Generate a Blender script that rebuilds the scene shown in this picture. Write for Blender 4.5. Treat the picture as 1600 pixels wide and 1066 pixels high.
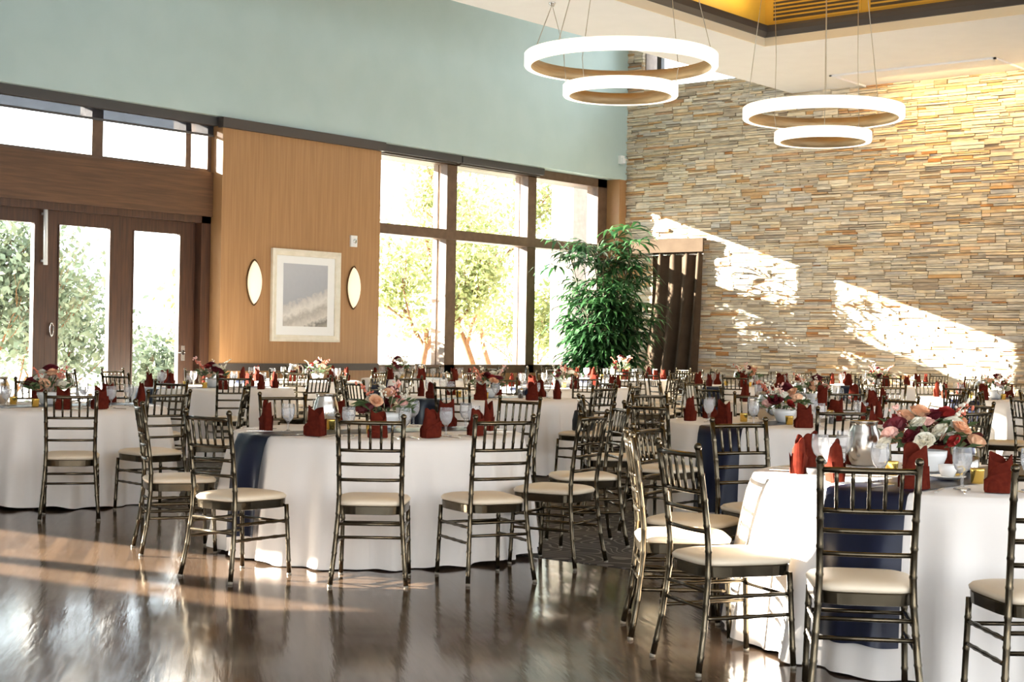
import bpy, math, random
from mathutils import Vector, Matrix
PI = math.pi
SC = bpy.context.scene
COL = SC.collection
for o in list(bpy.data.objects):
    bpy.data.objects.remove(o)

# ------------------------------------------------------------------ camera, world, sun, exposure
EYE = 1.33
YAW, PITCH, ROLL = math.radians(39.6), math.radians(0.05), math.radians(-0.97)
cam = bpy.data.objects.new('camera', bpy.data.cameras.new('camera'))
COL.objects.link(cam)
SC.camera = cam
cam.data.sensor_width = 36.0
cam.data.lens = 2400.0 / 1600.0 * 36.0
cam.data.clip_start = 0.05
cam.data.clip_end = 400
fw = Vector((-math.sin(YAW) * math.cos(PITCH), math.cos(YAW) * math.cos(PITCH), math.sin(PITCH)))
r0 = Vector((math.cos(YAW), math.sin(YAW), 0))
u0 = r0.cross(fw)
cr, sr = math.cos(ROLL), math.sin(ROLL)
rt = cr * r0 - sr * u0
up = sr * r0 + cr * u0
cam.matrix_world = Matrix(((rt.x, up.x, -fw.x, 0), (rt.y, up.y, -fw.y, 0), (rt.z, up.z, -fw.z, EYE), (0, 0, 0, 1)))

SC.view_settings.view_transform = 'Standard'
SC.view_settings.look = 'None'
SC.view_settings.gamma = 1
SC.view_settings.use_curve_mapping = False
SC.view_settings.exposure = 0.45

world = bpy.data.worlds.new('sky')
SC.world = world
world.use_nodes = True
bg = world.node_tree.nodes['Background']
bg.inputs[0].default_value = (0.86, 0.93, 1.0, 1)
bg.inputs[1].default_value = 4.6

sun = bpy.data.objects.new('sun', bpy.data.lights.new('sun', 'SUN'))
COL.objects.link(sun)
sun.data.energy = 70
sun.data.angle = math.radians(0.35)
sun.data.color = (1.0, 0.93, 0.83)
sun.location = (-40, -10, 20)
sun.rotation_euler = Vector((1.82, 1.0, -0.617)).to_track_quat('-Z', 'Y').to_euler()


def area(name, loc, target, sx, sy, power, color):
    l = bpy.data.objects.new(name, bpy.data.lights.new(name, 'AREA'))
    COL.objects.link(l)
    l.data.shape = 'RECTANGLE'
    l.data.size, l.data.size_y = sx, sy
    l.data.energy = power
    l.data.color = color
    l.location = loc
    l.rotation_euler = (Vector(target) - Vector(loc)).to_track_quat('-Z', 'Y').to_euler()
    return l


# warm cove lamps tucked behind the moulding of the raised ceiling, and the slot washing the stone
area('cove_lamp', (-11.7, 13.5, 6.45), (-12.2, 13.5, 7.2), 13.0, 0.15, 90, (1, 0.78, 0.4))
area('cove_lamp', (-5.0, 20.2, 6.45), (-5.0, 20.7, 7.2), 0.15, 13.0, 90, (1, 0.78, 0.4))
area('wash_lamp', (-8.2, 24.0, 5.9), (-8.2, 24.9, 3.6), 7.6, 0.12, 150, (1, 0.7, 0.3))


# ------------------------------------------------------------------ materials
def mat(name, color=(0.8, 0.8, 0.8), rough=0.5, metal=0.0, **kw):
    m = bpy.data.materials.new(name)
    m.use_nodes = True
    b = m.node_tree.nodes['Principled BSDF']
    b.inputs['Base Color'].default_value = (*color, 1)
    b.inputs['Roughness'].default_value = rough
    b.inputs['Metallic'].default_value = metal
    for k, v in kw.items():
        b.inputs[k].default_value = v
    return m


def nodes(m):
    nt = m.node_tree
    return nt, nt.nodes['Principled BSDF'], nt.nodes.new, nt.links.new


def ramp(nt, stops, interp='LINEAR'):
    r = nt.nodes.new('ShaderNodeValToRGB')
    r.color_ramp.interpolation = interp
    el = r.color_ramp.elements
    while len(el) < len(stops):
        el.new(0.5)
    for e, (p, c) in zip(el, stops):
        e.position = p
        e.color = (*c, 1)
    return r


def varied(name, c1, c2, rough, scale=(1, 1, 1), ns=5.0, detail=3, metal=0, bump=0.0, lo=0.35, hi=0.65, **kw):
    """two tones mixed by a stretched noise in object space"""
    m = mat(name, c1, rough, metal, **kw)
    nt, b, new, link = nodes(m)
    tc = new('ShaderNodeTexCoord')
    mp = new('ShaderNodeMapping')
    mp.inputs['Scale'].default_value = scale
    link(tc.outputs['Object'], mp.inputs[0])
    n = new('ShaderNodeTexNoise')
    n.inputs['Scale'].default_value = ns
    n.inputs['Detail'].default_value = detail
    link(mp.outputs[0], n.inputs[0])
    r = ramp(nt, [(lo, c1), (hi, c2)])
    link(n.outputs[0], r.inputs[0])
    link(r.outputs[0], b.inputs['Base Color'])
    if bump:
        bp = new('ShaderNodeBump')
        bp.inputs['Strength'].default_value = bump
        bp.inputs['Distance'].default_value = 0.02
        link(n.outputs[0], bp.inputs['Height'])
        link(bp.outputs[0], b.inputs['Normal'])
    return m


def emis(name, color, strength, base=(0.9, 0.88, 0.84)):
    m = mat(name, base, 0.5)
    b = m.node_tree.nodes['Principled BSDF']
    b.inputs['Emission Color'].default_value = (*color, 1)
    b.inputs['Emission Strength'].default_value = strength
    return m


def clear(name, tint, gloss, body=0.0, bodycol=(1, 1, 1)):
    """cheap clear glass: transparent with fresnel reflection and an optional milky share"""
    m = bpy.data.materials.new(name)
    m.use_nodes = True
    nt = m.node_tree
    nt.nodes.clear()
    out = nt.nodes.new('ShaderNodeOutputMaterial')
    tr = nt.nodes.new('ShaderNodeBsdfTransparent')
    tr.inputs[0].default_value = (*tint, 1)
    gl = nt.nodes.new('ShaderNodeBsdfGlossy')
    gl.inputs['Roughness'].default_value = 0.03
    lw = nt.nodes.new('ShaderNodeLayerWeight')
    lw.inputs[0].default_value = gloss
    mx = nt.nodes.new('ShaderNodeMixShader')
    nt.links.new(lw.outputs['Fresnel'], mx.inputs[0])
    nt.links.new(tr.outputs[0], mx.inputs[1])
    nt.links.new(gl.outputs[0], mx.inputs[2])
    last = mx
    if body:
        df = nt.nodes.new('ShaderNodeBsdfDiffuse')
        df.inputs[0].default_value = (*bodycol, 1)
        m2 = nt.nodes.new('ShaderNodeMixShader')
        m2.inputs[0].default_value = body
        nt.links.new(mx.outputs[0], m2.inputs[1])
        nt.links.new(df.outputs[0], m2.inputs[2])
        last = m2
    nt.links.new(last.outputs[0], out.inputs[0])
    return m


def leafy(name, c1, c2, trans=0.45):
    m = bpy.data.materials.new(name)
    m.use_nodes = True
    nt = m.node_tree
    nt.nodes.clear()
    out = nt.nodes.new('ShaderNodeOutputMaterial')
    geo = nt.nodes.new('ShaderNodeNewGeometry')
    r = ramp(nt, [(0, c1), (1, c2)])
    nt.links.new(geo.outputs['Random Per Island'], r.inputs[0])
    d = nt.nodes.new('ShaderNodeBsdfPrincipled')
    d.inputs['Roughness'].default_value = 0.45
    t = nt.nodes.new('ShaderNodeBsdfTranslucent')
    nt.links.new(r.outputs[0], d.inputs['Base Color'])
    nt.links.new(r.outputs[0], t.inputs[0])
    mx = nt.nodes.new('ShaderNodeMixShader')
    mx.inputs[0].default_value = trans
    nt.links.new(d.outputs[0], mx.inputs[1])
    nt.links.new(t.outputs[0], mx.inputs[2])
    nt.links.new(mx.outputs[0], out.inputs[0])
    return m


M = {}
M['teal'] = varied('teal paint', (0.41, 0.515, 0.495), (0.43, 0.535, 0.515), 0.6, ns=2)
M['ceiling'] = varied('ceiling paint', (0.83, 0.82, 0.82), (0.85, 0.84, 0.84), 0.8, ns=3)
M['cream'] = mat('cream paint', (0.78, 0.68, 0.5), 0.6)
M['gold_paint'] = varied('gold paint', (0.62, 0.38, 0.05), (0.66, 0.41, 0.06), 0.5, ns=3)
M['panel'] = varied('oak veneer panel', (0.32, 0.165, 0.066), (0.39, 0.21, 0.09), 0.42, (1, 9, 0.35), 3.0, 6, bump=0.03)
M['beam'] = varied('stained beam', (0.075, 0.033, 0.013), (0.13, 0.058, 0.023), 0.45, (1, 0.5, 10), 3.0, 6, bump=0.03)
M['door_wood'] = varied('dark stained door wood', (0.042, 0.017, 0.008), (0.08, 0.032, 0.014), 0.42, (1, 9, 0.5), 4.0, 6, bump=0.03)
M['frame_wood'] = varied('brown window frame', (0.09, 0.05, 0.03), (0.13, 0.075, 0.045), 0.4, (2, 2, 2), 4.0, 5)
M['bronze'] = mat('dark bronze trim', (0.055, 0.045, 0.04), 0.45)
M['blind'] = mat('charcoal blind fabric', (0.065, 0.06, 0.058), 0.75)
M['screen'] = clear('blind screen', (0.32, 0.32, 0.33), 0.02, 0.3, (0.1, 0.1, 0.11))
M['pane'] = clear('window glass', (0.96, 0.98, 0.97), 0.12)
M['white_plastic'] = mat('white plastic', (0.8, 0.8, 0.78), 0.4)
M['chrome'] = mat('brushed chrome', (0.7, 0.7, 0.7), 0.25, 1.0)
M['steel'] = varied('polished steel', (0.62, 0.58, 0.52), (0.72, 0.68, 0.62), 0.22, ns=6, metal=1.0)
M['pewter'] = varied('pewter lacquer', (0.075, 0.058, 0.036), (0.12, 0.096, 0.062), 0.2, ns=9, metal=0.9)
M['cushion'] = varied('cream vinyl cushion', (0.72, 0.6, 0.44), (0.76, 0.64, 0.48), 0.45, ns=4)
M['glide'] = mat('pale foot glide', (0.25, 0.22, 0.17), 0.4)
M['navy'] = varied('navy satin', (0.004, 0.006, 0.02), (0.006, 0.009, 0.03), 0.36, (1, 1, 1), 6, **{'Specular IOR Level': 0.3})
M['rust'] = varied('rust red linen', (0.08, 0.0105, 0.0055), (0.108, 0.0155, 0.0075), 0.95, ns=40, **{'Specular IOR Level': 0.08})
M['gold'] = mat('gold glass cup', (0.85, 0.6, 0.15), 0.25, 0.9)
M['amber'] = mat('amber candle wax', (0.75, 0.45, 0.08), 0.5)
M['porcelain'] = mat('white porcelain', (0.82, 0.8, 0.76), 0.25)
M['glass'] = clear('goblet glass', (0.99, 0.99, 0.99), 0.22, 0.1, (0.95, 0.95, 0.95))
M['water'] = clear('ice water', (0.98, 0.98, 0.98), 0.12, 0.22, (0.95, 0.95, 0.96))
M['black'] = mat('black leather', (0.012, 0.012, 0.013), 0.5)
M['black_iron'] = mat('black iron', (0.008, 0.008, 0.008), 0.9)
M['curtain'] = varied('brown drape', (0.05, 0.032, 0.02), (0.062, 0.041, 0.026), 0.85, ns=5, **{'Specular IOR Level': 0.1})
M['ring_glow'] = emis('lit ring diffuser', (1, 0.92, 0.8), 0.75)
M['ring_gold'] = varied('brushed brass band', (0.5, 0.37, 0.21), (0.58, 0.44, 0.26), 0.5, (1, 1, 12), 5, metal=0.6)
M['wire'] = mat('steel cable', (0.5, 0.46, 0.38), 0.4, 0.8)
M['sconce_glow'] = emis('alabaster shade', (1, 0.78, 0.5), 0.66, (0.62, 0.54, 0.44))
M['sconce_rim'] = mat('bronze sconce rim', (0.12, 0.07, 0.03), 0.4, 0.8)
M['frame_cream'] = varied('cream picture frame', (0.7, 0.64, 0.5), (0.78, 0.72, 0.6), 0.4, ns=8)
M['mat_board'] = mat('white mat board', (0.82, 0.82, 0.8), 0.8)
M['stucco'] = varied('beige stucco', (0.2, 0.16, 0.13), (0.24, 0.195, 0.16), 0.9, ns=8)
M['ground'] = varied('pale paving', (0.6, 0.57, 0.52), (0.7, 0.67, 0.62), 0.9, ns=3)
M['earth'] = varied('dry hillside', (0.55, 0.47, 0.33), (0.62, 0.56, 0.42), 0.95, ns=0.5)
M['bark'] = varied('orange bark', (0.13, 0.05, 0.018), (0.2, 0.09, 0.035), 0.8, ns=6)
M['leaf_tree'] = leafy('yellow green leaves', (0.17, 0.21, 0.07), (0.36, 0.35, 0.15), 0.45)
M['leaf_bush'] = leafy('grey green leaves', (0.085, 0.11, 0.07), (0.16, 0.19, 0.125), 0.3)
M['leaf_palm'] = leafy('lady palm leaves', (0.014, 0.055, 0.018), (0.045, 0.13, 0.035), 0.3)
M['cane'] = varied('palm cane', (0.05, 0.045, 0.02), (0.1, 0.08, 0.04), 0.8, ns=20)
M['leaf_floral'] = leafy('floral greens', (0.05, 0.1, 0.035), (0.16, 0.22, 0.1), 0.25)
for k, c in dict(burgundy=(0.13, 0.008, 0.015), red=(0.36, 0.02, 0.015), peach=(0.85, 0.5, 0.3), blush=(0.85, 0.5, 0.42),
                 ivory=(0.85, 0.8, 0.66), coral=(0.7, 0.2, 0.12)).items():
    M[k] = mat(k + ' petals', c, 0.6)


def make_cloth_mat():
    m = mat('white table linen', (0.79, 0.735, 0.675), 0.8)
    b = m.node_tree.nodes['Principled BSDF']
    b.inputs['Sheen Weight'].default_value = 0.15
    nt, b, new, link = nodes(m)
    n = new('ShaderNodeTexNoise')
    n.inputs['Scale'].default_value = 300
    tc = new('ShaderNodeTexCoord')
    link(tc.outputs['Object'], n.inputs[0])
    bp = new('ShaderNodeBump')
    bp.inputs['Strength'].default_value = 0.05
    link(n.outputs[0], bp.inputs['Height'])
    link(bp.outputs[0], b.inputs['Normal'])
    return m


M['cloth'] = make_cloth_mat()


def make_floor_mat():
    m = mat('polished dark plank floor', (0.08, 0.06, 0.048), 0.2)
    nt, b, new, link = nodes(m)
    tc = new('ShaderNodeTexCoord')
    mp = new('ShaderNodeMapping')
    mp.inputs['Rotation'].default_value = (0, 0, math.radians(39.6))
    link(tc.outputs['Object'], mp.inputs[0])
    br = new('ShaderNodeTexBrick')
    br.inputs['Scale'].default_value = 1.0
    br.inputs['Brick Width'].default_value = 1.1
    br.inputs['Row Height'].default_value = 0.085
    br.inputs['Mortar Size'].default_value = 0.0012
    br.inputs['Color1'].default_value = (0.088, 0.056, 0.034, 1)
    br.inputs['Color2'].default_value = (0.052, 0.034, 0.022, 1)
    br.inputs['Mortar'].default_value = (0.02, 0.015, 0.012, 1)
    link(mp.outputs[0], br.inputs[0])
    link(br.outputs[0], b.inputs['Base Color'])
    mp2 = new('ShaderNodeMapping')
    mp2.inputs['Scale'].default_value = (1.2, 10, 1)
    link(mp.outputs[0], mp2.inputs[0])
    n = new('ShaderNodeTexNoise')
    n.inputs['Scale'].default_value = 3
    n.inputs['Detail'].default_value = 5
    link(mp2.outputs[0], n.inputs[0])
    mr = new('ShaderNodeMapRange')
    mr.inputs[3].default_value = 0.06
    mr.inputs[4].default_value = 0.19
    link(n.outputs[0], mr.inputs[0])
    link(mr.outputs[0], b.inputs['Roughness'])
    bp = new('ShaderNodeBump')
    bp.inputs['Strength'].default_value = 0.09
    bp.inputs['Distance'].default_value = 0.01
    link(n.outputs[0], bp.inputs['Height'])
    link(bp.outputs[0], b.inputs['Normal'])
    b.inputs['Specular IOR Level'].default_value = 0.3
    b.inputs['Coat Weight'].default_value = 0.06
    b.inputs['Coat Roughness'].default_value = 0.05
    return m


def make_carpet_mat():
    m = mat('patterned carpet', (0.06, 0.055, 0.05), 0.95)
    nt, b, new, link = nodes(m)
    tc = new('ShaderNodeTexCoord')
    n = new('ShaderNodeTexNoise')
    n.inputs['Scale'].default_value = 1.5
    n.inputs['Detail'].default_value = 1
    link(tc.outputs['Object'], n.inputs[0])
    mr = new('ShaderNodeMath')
    mr.operation = 'MULTIPLY'
    mr.inputs[1].default_value = 22
    link(n.outputs[0], mr.inputs[0])
    fr = new('ShaderNodeMath')
    fr.operation = 'FRACT'
    link(mr.outputs[0], fr.inputs[0])
    r = ramp(nt, [(0.0, (0.2, 0.18, 0.16)), (0.2, (0.16, 0.145, 0.13)), (0.28, (0.055, 0.05, 0.045)), (1.0, (0.04, 0.036, 0.034))])
    link(fr.outputs[0], r.inputs[0])
    link(r.outputs[0], b.inputs['Base Color'])
    return m


def make_stone_mat():
    m = mat('ledge stone', (0.5, 0.45, 0.38), 0.85)
    nt, b, new, link = nodes(m)
    geo = new('ShaderNodeNewGeometry')
    r = ramp(nt, [(0.0, (0.52, 0.47, 0.4)), (0.14, (0.66, 0.6, 0.5)), (0.26, (0.33, 0.26, 0.19)), (0.38, (0.72, 0.67, 0.58)),
                  (0.5, (0.54, 0.43, 0.29)), (0.62, (0.55, 0.53, 0.51)), (0.74, (0.68, 0.59, 0.43)), (0.84, (0.5, 0.3, 0.13)),
                  (0.92, (0.74, 0.68, 0.56)), (1.0, (0.42, 0.19, 0.055))])
    link(geo.outputs['Random Per Island'], r.inputs[0])
    tc = new('ShaderNodeTexCoord')
    mp = new('ShaderNodeMapping')
    mp.inputs['Scale'].default_value = (3, 8, 14)
    link(tc.outputs['Object'], mp.inputs[0])
    n = new('ShaderNodeTexNoise')
    n.inputs['Scale'].default_value = 2
    n.inputs['Detail'].default_value = 5
    link(mp.outputs[0], n.inputs[0])
    r2 = ramp(nt, [(0.3, (0.82, 0.79, 0.75)), (0.7, (1.32, 1.27, 1.17))])
    link(n.outputs[0], r2.inputs[0])
    mx = new('ShaderNodeMix')
    mx.data_type = 'RGBA'
    mx.blend_type = 'MULTIPLY'
    mx.inputs[0].default_value = 1
    link(r.outputs[0], mx.inputs[6])
    link(r2.outputs[0], mx.inputs[7])
    link(mx.outputs[2], b.inputs['Base Color'])
    bp = new('ShaderNodeBump')
    bp.inputs['Strength'].default_value = 0.35
    bp.inputs['Distance'].default_value = 0.01
    link(n.outputs[0], bp.inputs['Height'])
    link(bp.outputs[0], b.inputs['Normal'])
    return m


def make_picture_mat():
    """a plain grey sea meeting a pale rocky shore"""
    m = mat('seascape print', (0.4, 0.4, 0.42), 0.7)
    nt, b, new, link = nodes(m)
    tc = new('ShaderNodeTexCoord')
    sp = new('ShaderNodeSeparateXYZ')
    link(tc.outputs['Object'], sp.inputs[0])
    n = new('ShaderNodeTexNoise')
    n.inputs['Scale'].default_value = 13
    n.inputs['Detail'].default_value = 8
    link(tc.outputs['Object'], n.inputs[0])
    slope = new('ShaderNodeMath')
    slope.operation = 'MULTIPLY_ADD'
    slope.inputs[1].default_value = -0.3
    link(sp.outputs['Y'], slope.inputs[0])
    link(sp.outputs['Z'], slope.inputs[2])
    add = new('ShaderNodeMath')
    add.operation = 'MULTIPLY_ADD'
    add.inputs[1].default_value = 0.25
    link(n.outputs[0], add.inputs[0])
    link(slope.outputs[0], add.inputs[2])
    mr = new('ShaderNodeMapRange')
    mr.inputs[1].default_value = -0.5
    mr.inputs[2].default_value = 0.6
    link(add.outputs[0], mr.inputs[0])
    r = ramp(nt, [(0.0, (0.36, 0.33, 0.28)), (0.1, (0.2, 0.19, 0.17)), (0.18, (0.62, 0.58, 0.52)), (0.3, (0.42, 0.39, 0.35)),
                  (0.4, (0.68, 0.65, 0.6)), (0.52, (0.5, 0.48, 0.46)), (0.56, (0.38, 0.39, 0.42)), (1.0, (0.45, 0.46, 0.49))])
    link(mr.outputs[0], r.inputs[0])
    link(r.outputs[0], b.inputs['Base Color'])
    return m


M['floor'] = make_floor_mat()
M['carpet'] = make_carpet_mat()
M['stone'] = make_stone_mat()
M['picture'] = make_picture_mat()


# ------------------------------------------------------------------ mesh builder
class MB:
    def __init__(self):
        self.v, self.f, self.s, self.m = [], [], [], []

    def add(self, vs, fs, smooth=False, mi=0):
        o = len(self.v)
        self.v += [tuple(p) for p in vs]
        for f in fs:
            self.f.append(tuple(i + o for i in f))
            self.s.append(smooth)
            self.m.append(mi)

    def box(self, x0, x1, y0, y1, z0, z1, mi=0):
        vs = [(x, y, z) for x in (x0, x1) for y in (y0, y1) for z in (z0, z1)]
        self.add(vs, [(0, 1, 3, 2), (4, 6, 7, 5), (0, 4, 5, 1), (2, 3, 7, 6), (0, 2, 6, 4), (1, 5, 7, 3)], False, mi)

    def tube(self, pts, rad, n=8, mi=0, cap=True):
        pts = [Vector(p) for p in pts]
        if not hasattr(rad, '__len__'):
            rad = [rad] * len(pts)
        vs, fs = [], []
        prev = None
        for i, p in enumerate(pts):
            t = (pts[min(i + 1, len(pts) - 1)] - pts[max(i - 1, 0)]).normalized()
            if prev is None:
                a = Vector((1, 0, 0)) if abs(t.x) < 0.8 else Vector((0, 1, 0))
                prev = (a - t * a.dot(t)).normalized()
            else:
                q = prev - t * prev.dot(t)
                prev = q.normalized() if q.length > 1e-6 else prev
            b = t.cross(prev)
            for k in range(n):
                an = 2 * PI * k / n
                vs.append(p + rad[i] * (prev * math.cos(an) + b * math.sin(an)))
        for i in range(len(pts) - 1):
            for k in range(n):
                fs.append((i * n + k, i * n + (k + 1) % n, (i + 1) * n + (k + 1) % n, (i + 1) * n + k))
        if cap:
            fs.append(tuple(range(n - 1, -1, -1)))
            fs.append(tuple((len(pts) - 1) * n + k for k in range(n)))
        self.add(vs, fs, True, mi)

    def lathe(self, prof, n=24, c=(0, 0, 0), mi=0, smooth=True):
        vs, fs = [], []
        for r, z in prof:
            for k in range(n):
                an = 2 * PI * k / n
                vs.append((c[0] + r * math.cos(an), c[1] + r * math.sin(an), c[2] + z))
        for i in range(len(prof) - 1):
            for k in range(n):
                fs.append((i * n + k, i * n + (k + 1) % n, (i + 1) * n + (k + 1) % n, (i + 1) * n + k))
        self.add(vs, fs, smooth, mi)

    def sphere(self, c, r, n=8, m=6, mi=0):
        prof = [(max(1e-4, r * math.sin(PI * i / m)), -r * math.cos(PI * i / m)) for i in range(m + 1)]
        self.lathe(prof, n, c, mi)

    def grid(self, fn, nu, nv, mi=0, smooth=True, closed=False):
        vs = [fn(i / nu, j / nv) for j in range(nv + 1) for i in range(nu + (0 if closed else 1))]
        w = nu if closed else nu + 1
        fs = []
        for j in range(nv):
            for i in range(nu):
                a, b = i, (i + 1) % w if closed else i + 1
                fs.append((j * w + a, j * w + b, (j + 1) * w + b, (j + 1) * w + a))
        self.add(vs, fs, smooth, mi)

    def loft(self, loops, mi=0, smooth=True, cap0=True, cap1=True):
        n = len(loops[0])
        vs = [p for l in loops for p in l]
        fs = []
        for i in range(len(loops) - 1):
            for k in range(n):
                fs.append((i * n + k, i * n + (k + 1) % n, (i + 1) * n + (k + 1) % n, (i + 1) * n + k))
        if cap0:
            fs.append(tuple(range(n - 1, -1, -1)))
        if cap1:
            fs.append(tuple((len(loops) - 1) * n + k for k in range(n)))
        self.add(vs, fs, smooth, mi)

    def mesh(self, name, *mats):
        me = bpy.data.meshes.new(name)
        me.from_pydata(self.v, [], self.f)
        me.polygons.foreach_set('use_smooth', self.s)
        me.polygons.foreach_set('material_index', self.m)
        for m in mats:
            me.materials.append(M[m])
        me.update()
        return me


def put(name, me, parent=None, loc=(0, 0, 0), rot=0.0, sc=1.0):
    o = bpy.data.objects.new(name, me)
    COL.objects.link(o)
    if parent:
        o.parent = parent
    o.location = loc
    o.rotation_euler = rot if hasattr(rot, '__len__') else (0, 0, rot)
    o.scale = sc if hasattr(sc, '__len__') else (sc, sc, sc)
    return o


LABELS = set()


def tag(o, label, cat, group=None):
    n = len(label.split())
    assert 4 <= n <= 16, label
    assert label not in LABELS or group, label
    LABELS.add(label)
    o['label'] = label
    o['category'] = cat
    if group:
        o['group'] = group
    return o


def thing(name, label, cat, loc=(0, 0, 0), rot=0.0, group=None):
    return tag(put(name, None, None, loc, rot), label, cat, group)


def struct(name, mb, m, parent=None, loc=(0, 0, 0)):
    o = put(name, mb.mesh(name, m), parent, loc)
    if not parent:
        o['kind'] = 'structure'
    return o


def boxes(*bs):
    b = MB()
    for x in bs:
        b.box(*x)
    return b


# ------------------------------------------------------------------ room shell
WX, GX, SY = -17.6, -18.0, 24.75       # face of the left wall, glass plane, face of the stone wall
CZ, HZ = 5.95, 8.2                     # lower ceiling, high ceiling beside the left wall
struct('floor', boxes((-18.35, 8, -4, 7.45, -0.1, 0.0)), 'floor')
struct('floor', boxes((-18.35, 8, 7.45, 25.2, -0.1, 0.004)), 'carpet')
struct('wall_left', boxes((-18.35, WX, 4.0, 24.75, 4.56, HZ)), 'teal')
struct('wall_left', boxes((-18.35, WX, 14.57, 17.86, 0, 4.53)), 'panel')
struct('trim_1', boxes((WX - 0.05, WX + 0.07, 14.52, 17.9, 4.4, 4.545)), 'bronze')
struct('trim_2', boxes((-18.35, WX, 24.5, 24.75, 0, 4.56)), 'panel')
struct('baseboard_left', boxes((WX - 0.02, WX + 0.03, 14.57, 17.86, 0.0, 0.14), (WX - 0.02, WX + 0.025, 14.57, 17.86, 0.84, 0.95)), 'bronze')


def south_left_wall():
    """the left wall nearer the camera, outside the photograph: its two raked slits and high opening are made up to let sun streaks in"""
    import bmesh
    bm = bmesh.new()

    def loop(ps):
        vs = [bm.verts.new((-18.0, y, z)) for y, z in ps]
        for i in range(len(vs)):
            bm.edges.new((vs[i], vs[(i + 1) % len(vs)]))
    loop([(-4, 0), (9.2, 0), (9.2, HZ), (-4, HZ)])
    loop([(-0.72, 4.3), (0.85, 3.1), (1.6, 2.55), (1.3, 2.45), (0.05, 3.0), (-0.95, 4.1)])  # invented slit, shaped to throw the wider sun streak on the floor
    loop([(-1.6, 4.3), (-0.74, 3.6), (0.0, 2.93), (-0.1, 2.8), (-0.8, 3.4), (-1.75, 4.15)])  # second invented slit, for the thinner floor streak
    loop([(-2.4, 5.0), (-1.6, 5.0), (-1.6, 5.85), (-2.4, 5.85)])  # added opening that lets sun onto the front right table
    bmesh.ops.triangle_fill(bm, use_beauty=True, use_dissolve=False, edges=bm.edges[:])
    me = bpy.data.meshes.new('wall_left')
    bm.to_mesh(me)
    bm.free()
    me.materials.append(M['teal'])
    o = put('wall_left', me)
    o['kind'] = 'structure'
    s = o.modifiers.new('thick', 'SOLIDIFY')
    s.thickness = 0.05
    s.offset = 0


south_left_wall()
struct('wall_left', boxes((-18.35, -17.95, 9.1, 9.25, 0, HZ)), 'teal')

# ceilings: a soffit round a raised gold coffer, and the higher strip along the left wall
CX0, CY1, CX1, CY0 = -12.13, 20.63, 3.0, 4.0
struct('ceiling', boxes((-13.95, CX0, -4, 25.2, CZ, HZ), (CX1, 8, -4, 25.2, CZ, HZ), (CX0, CX1, CY1, 25.2, CZ, HZ), (CX0, CX1, -4, CY0, CZ, HZ)), 'ceiling')
struct('ceiling', boxes((-18.35, -13.95, -4, 25.2, HZ, HZ + 0.1)), 'ceiling')
e = 0.012
struct('ceiling', boxes((CX0, CX0 + e, CY0, CY1, 6.1, 7.6), (CX0 + e, CX1, CY1 - e, CY1, 6.1, 7.6), (CX1 - e, CX1, CY0, CY1 - e, 6.1, 7.6),
                        (CX0 + e, CX1 - e, CY0, CY0 + e, 6.1, 7.6), (CX0, CX1, CY0, CY1, 7.6, 7.7)), 'gold_paint')
struct('trim_3', boxes((CX0, CX0 + 0.02, CY0, CY1, CZ - 0.005, 6.08), (CX0, CX1, CY1 - 0.02, CY1, CZ - 0.005, 6.08)), 'cream')


def cove_trim():
    b = MB()
    prof = [(0.0, 6.07), (0.05, 6.08), (0.11, 6.14), (0.12, 6.2), (0.12, 6.24), (0.03, 6.24), (0.0, 6.24)]
    lp = [[(CX0 + d, CY0, z) for d, z in prof], [(CX0 + d, CY1 - d, z) for d, z in prof], [(CX1, CY1 - d, z) for d, z in prof]]
    b.loft(lp, smooth=False)
    return b


struct('trim_4', cove_trim(), 'bronze')
# slim white channel on the lower ceiling by the stone wall
struct('trim_5', boxes((-12.5, -9.6, 23.42, 23.46, CZ - 0.03, CZ + 0.01), (-12.5, -12.46, 23.42, 24.7, CZ - 0.03, CZ + 0.01), (-9.64, -9.6, 23.42, 24.7, CZ - 0.03, CZ + 0.01)), 'ceiling')

# back (stone) wall
struct('wall_back', boxes((-18.35, 8, 24.8, 25.2, 0, 6.3), (-18.35, -17.22, 24.8, 25.2, 6.3, HZ), (-13.95, 8, 24.8, 25.2, 6.3, HZ)), 'stucco')


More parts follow.
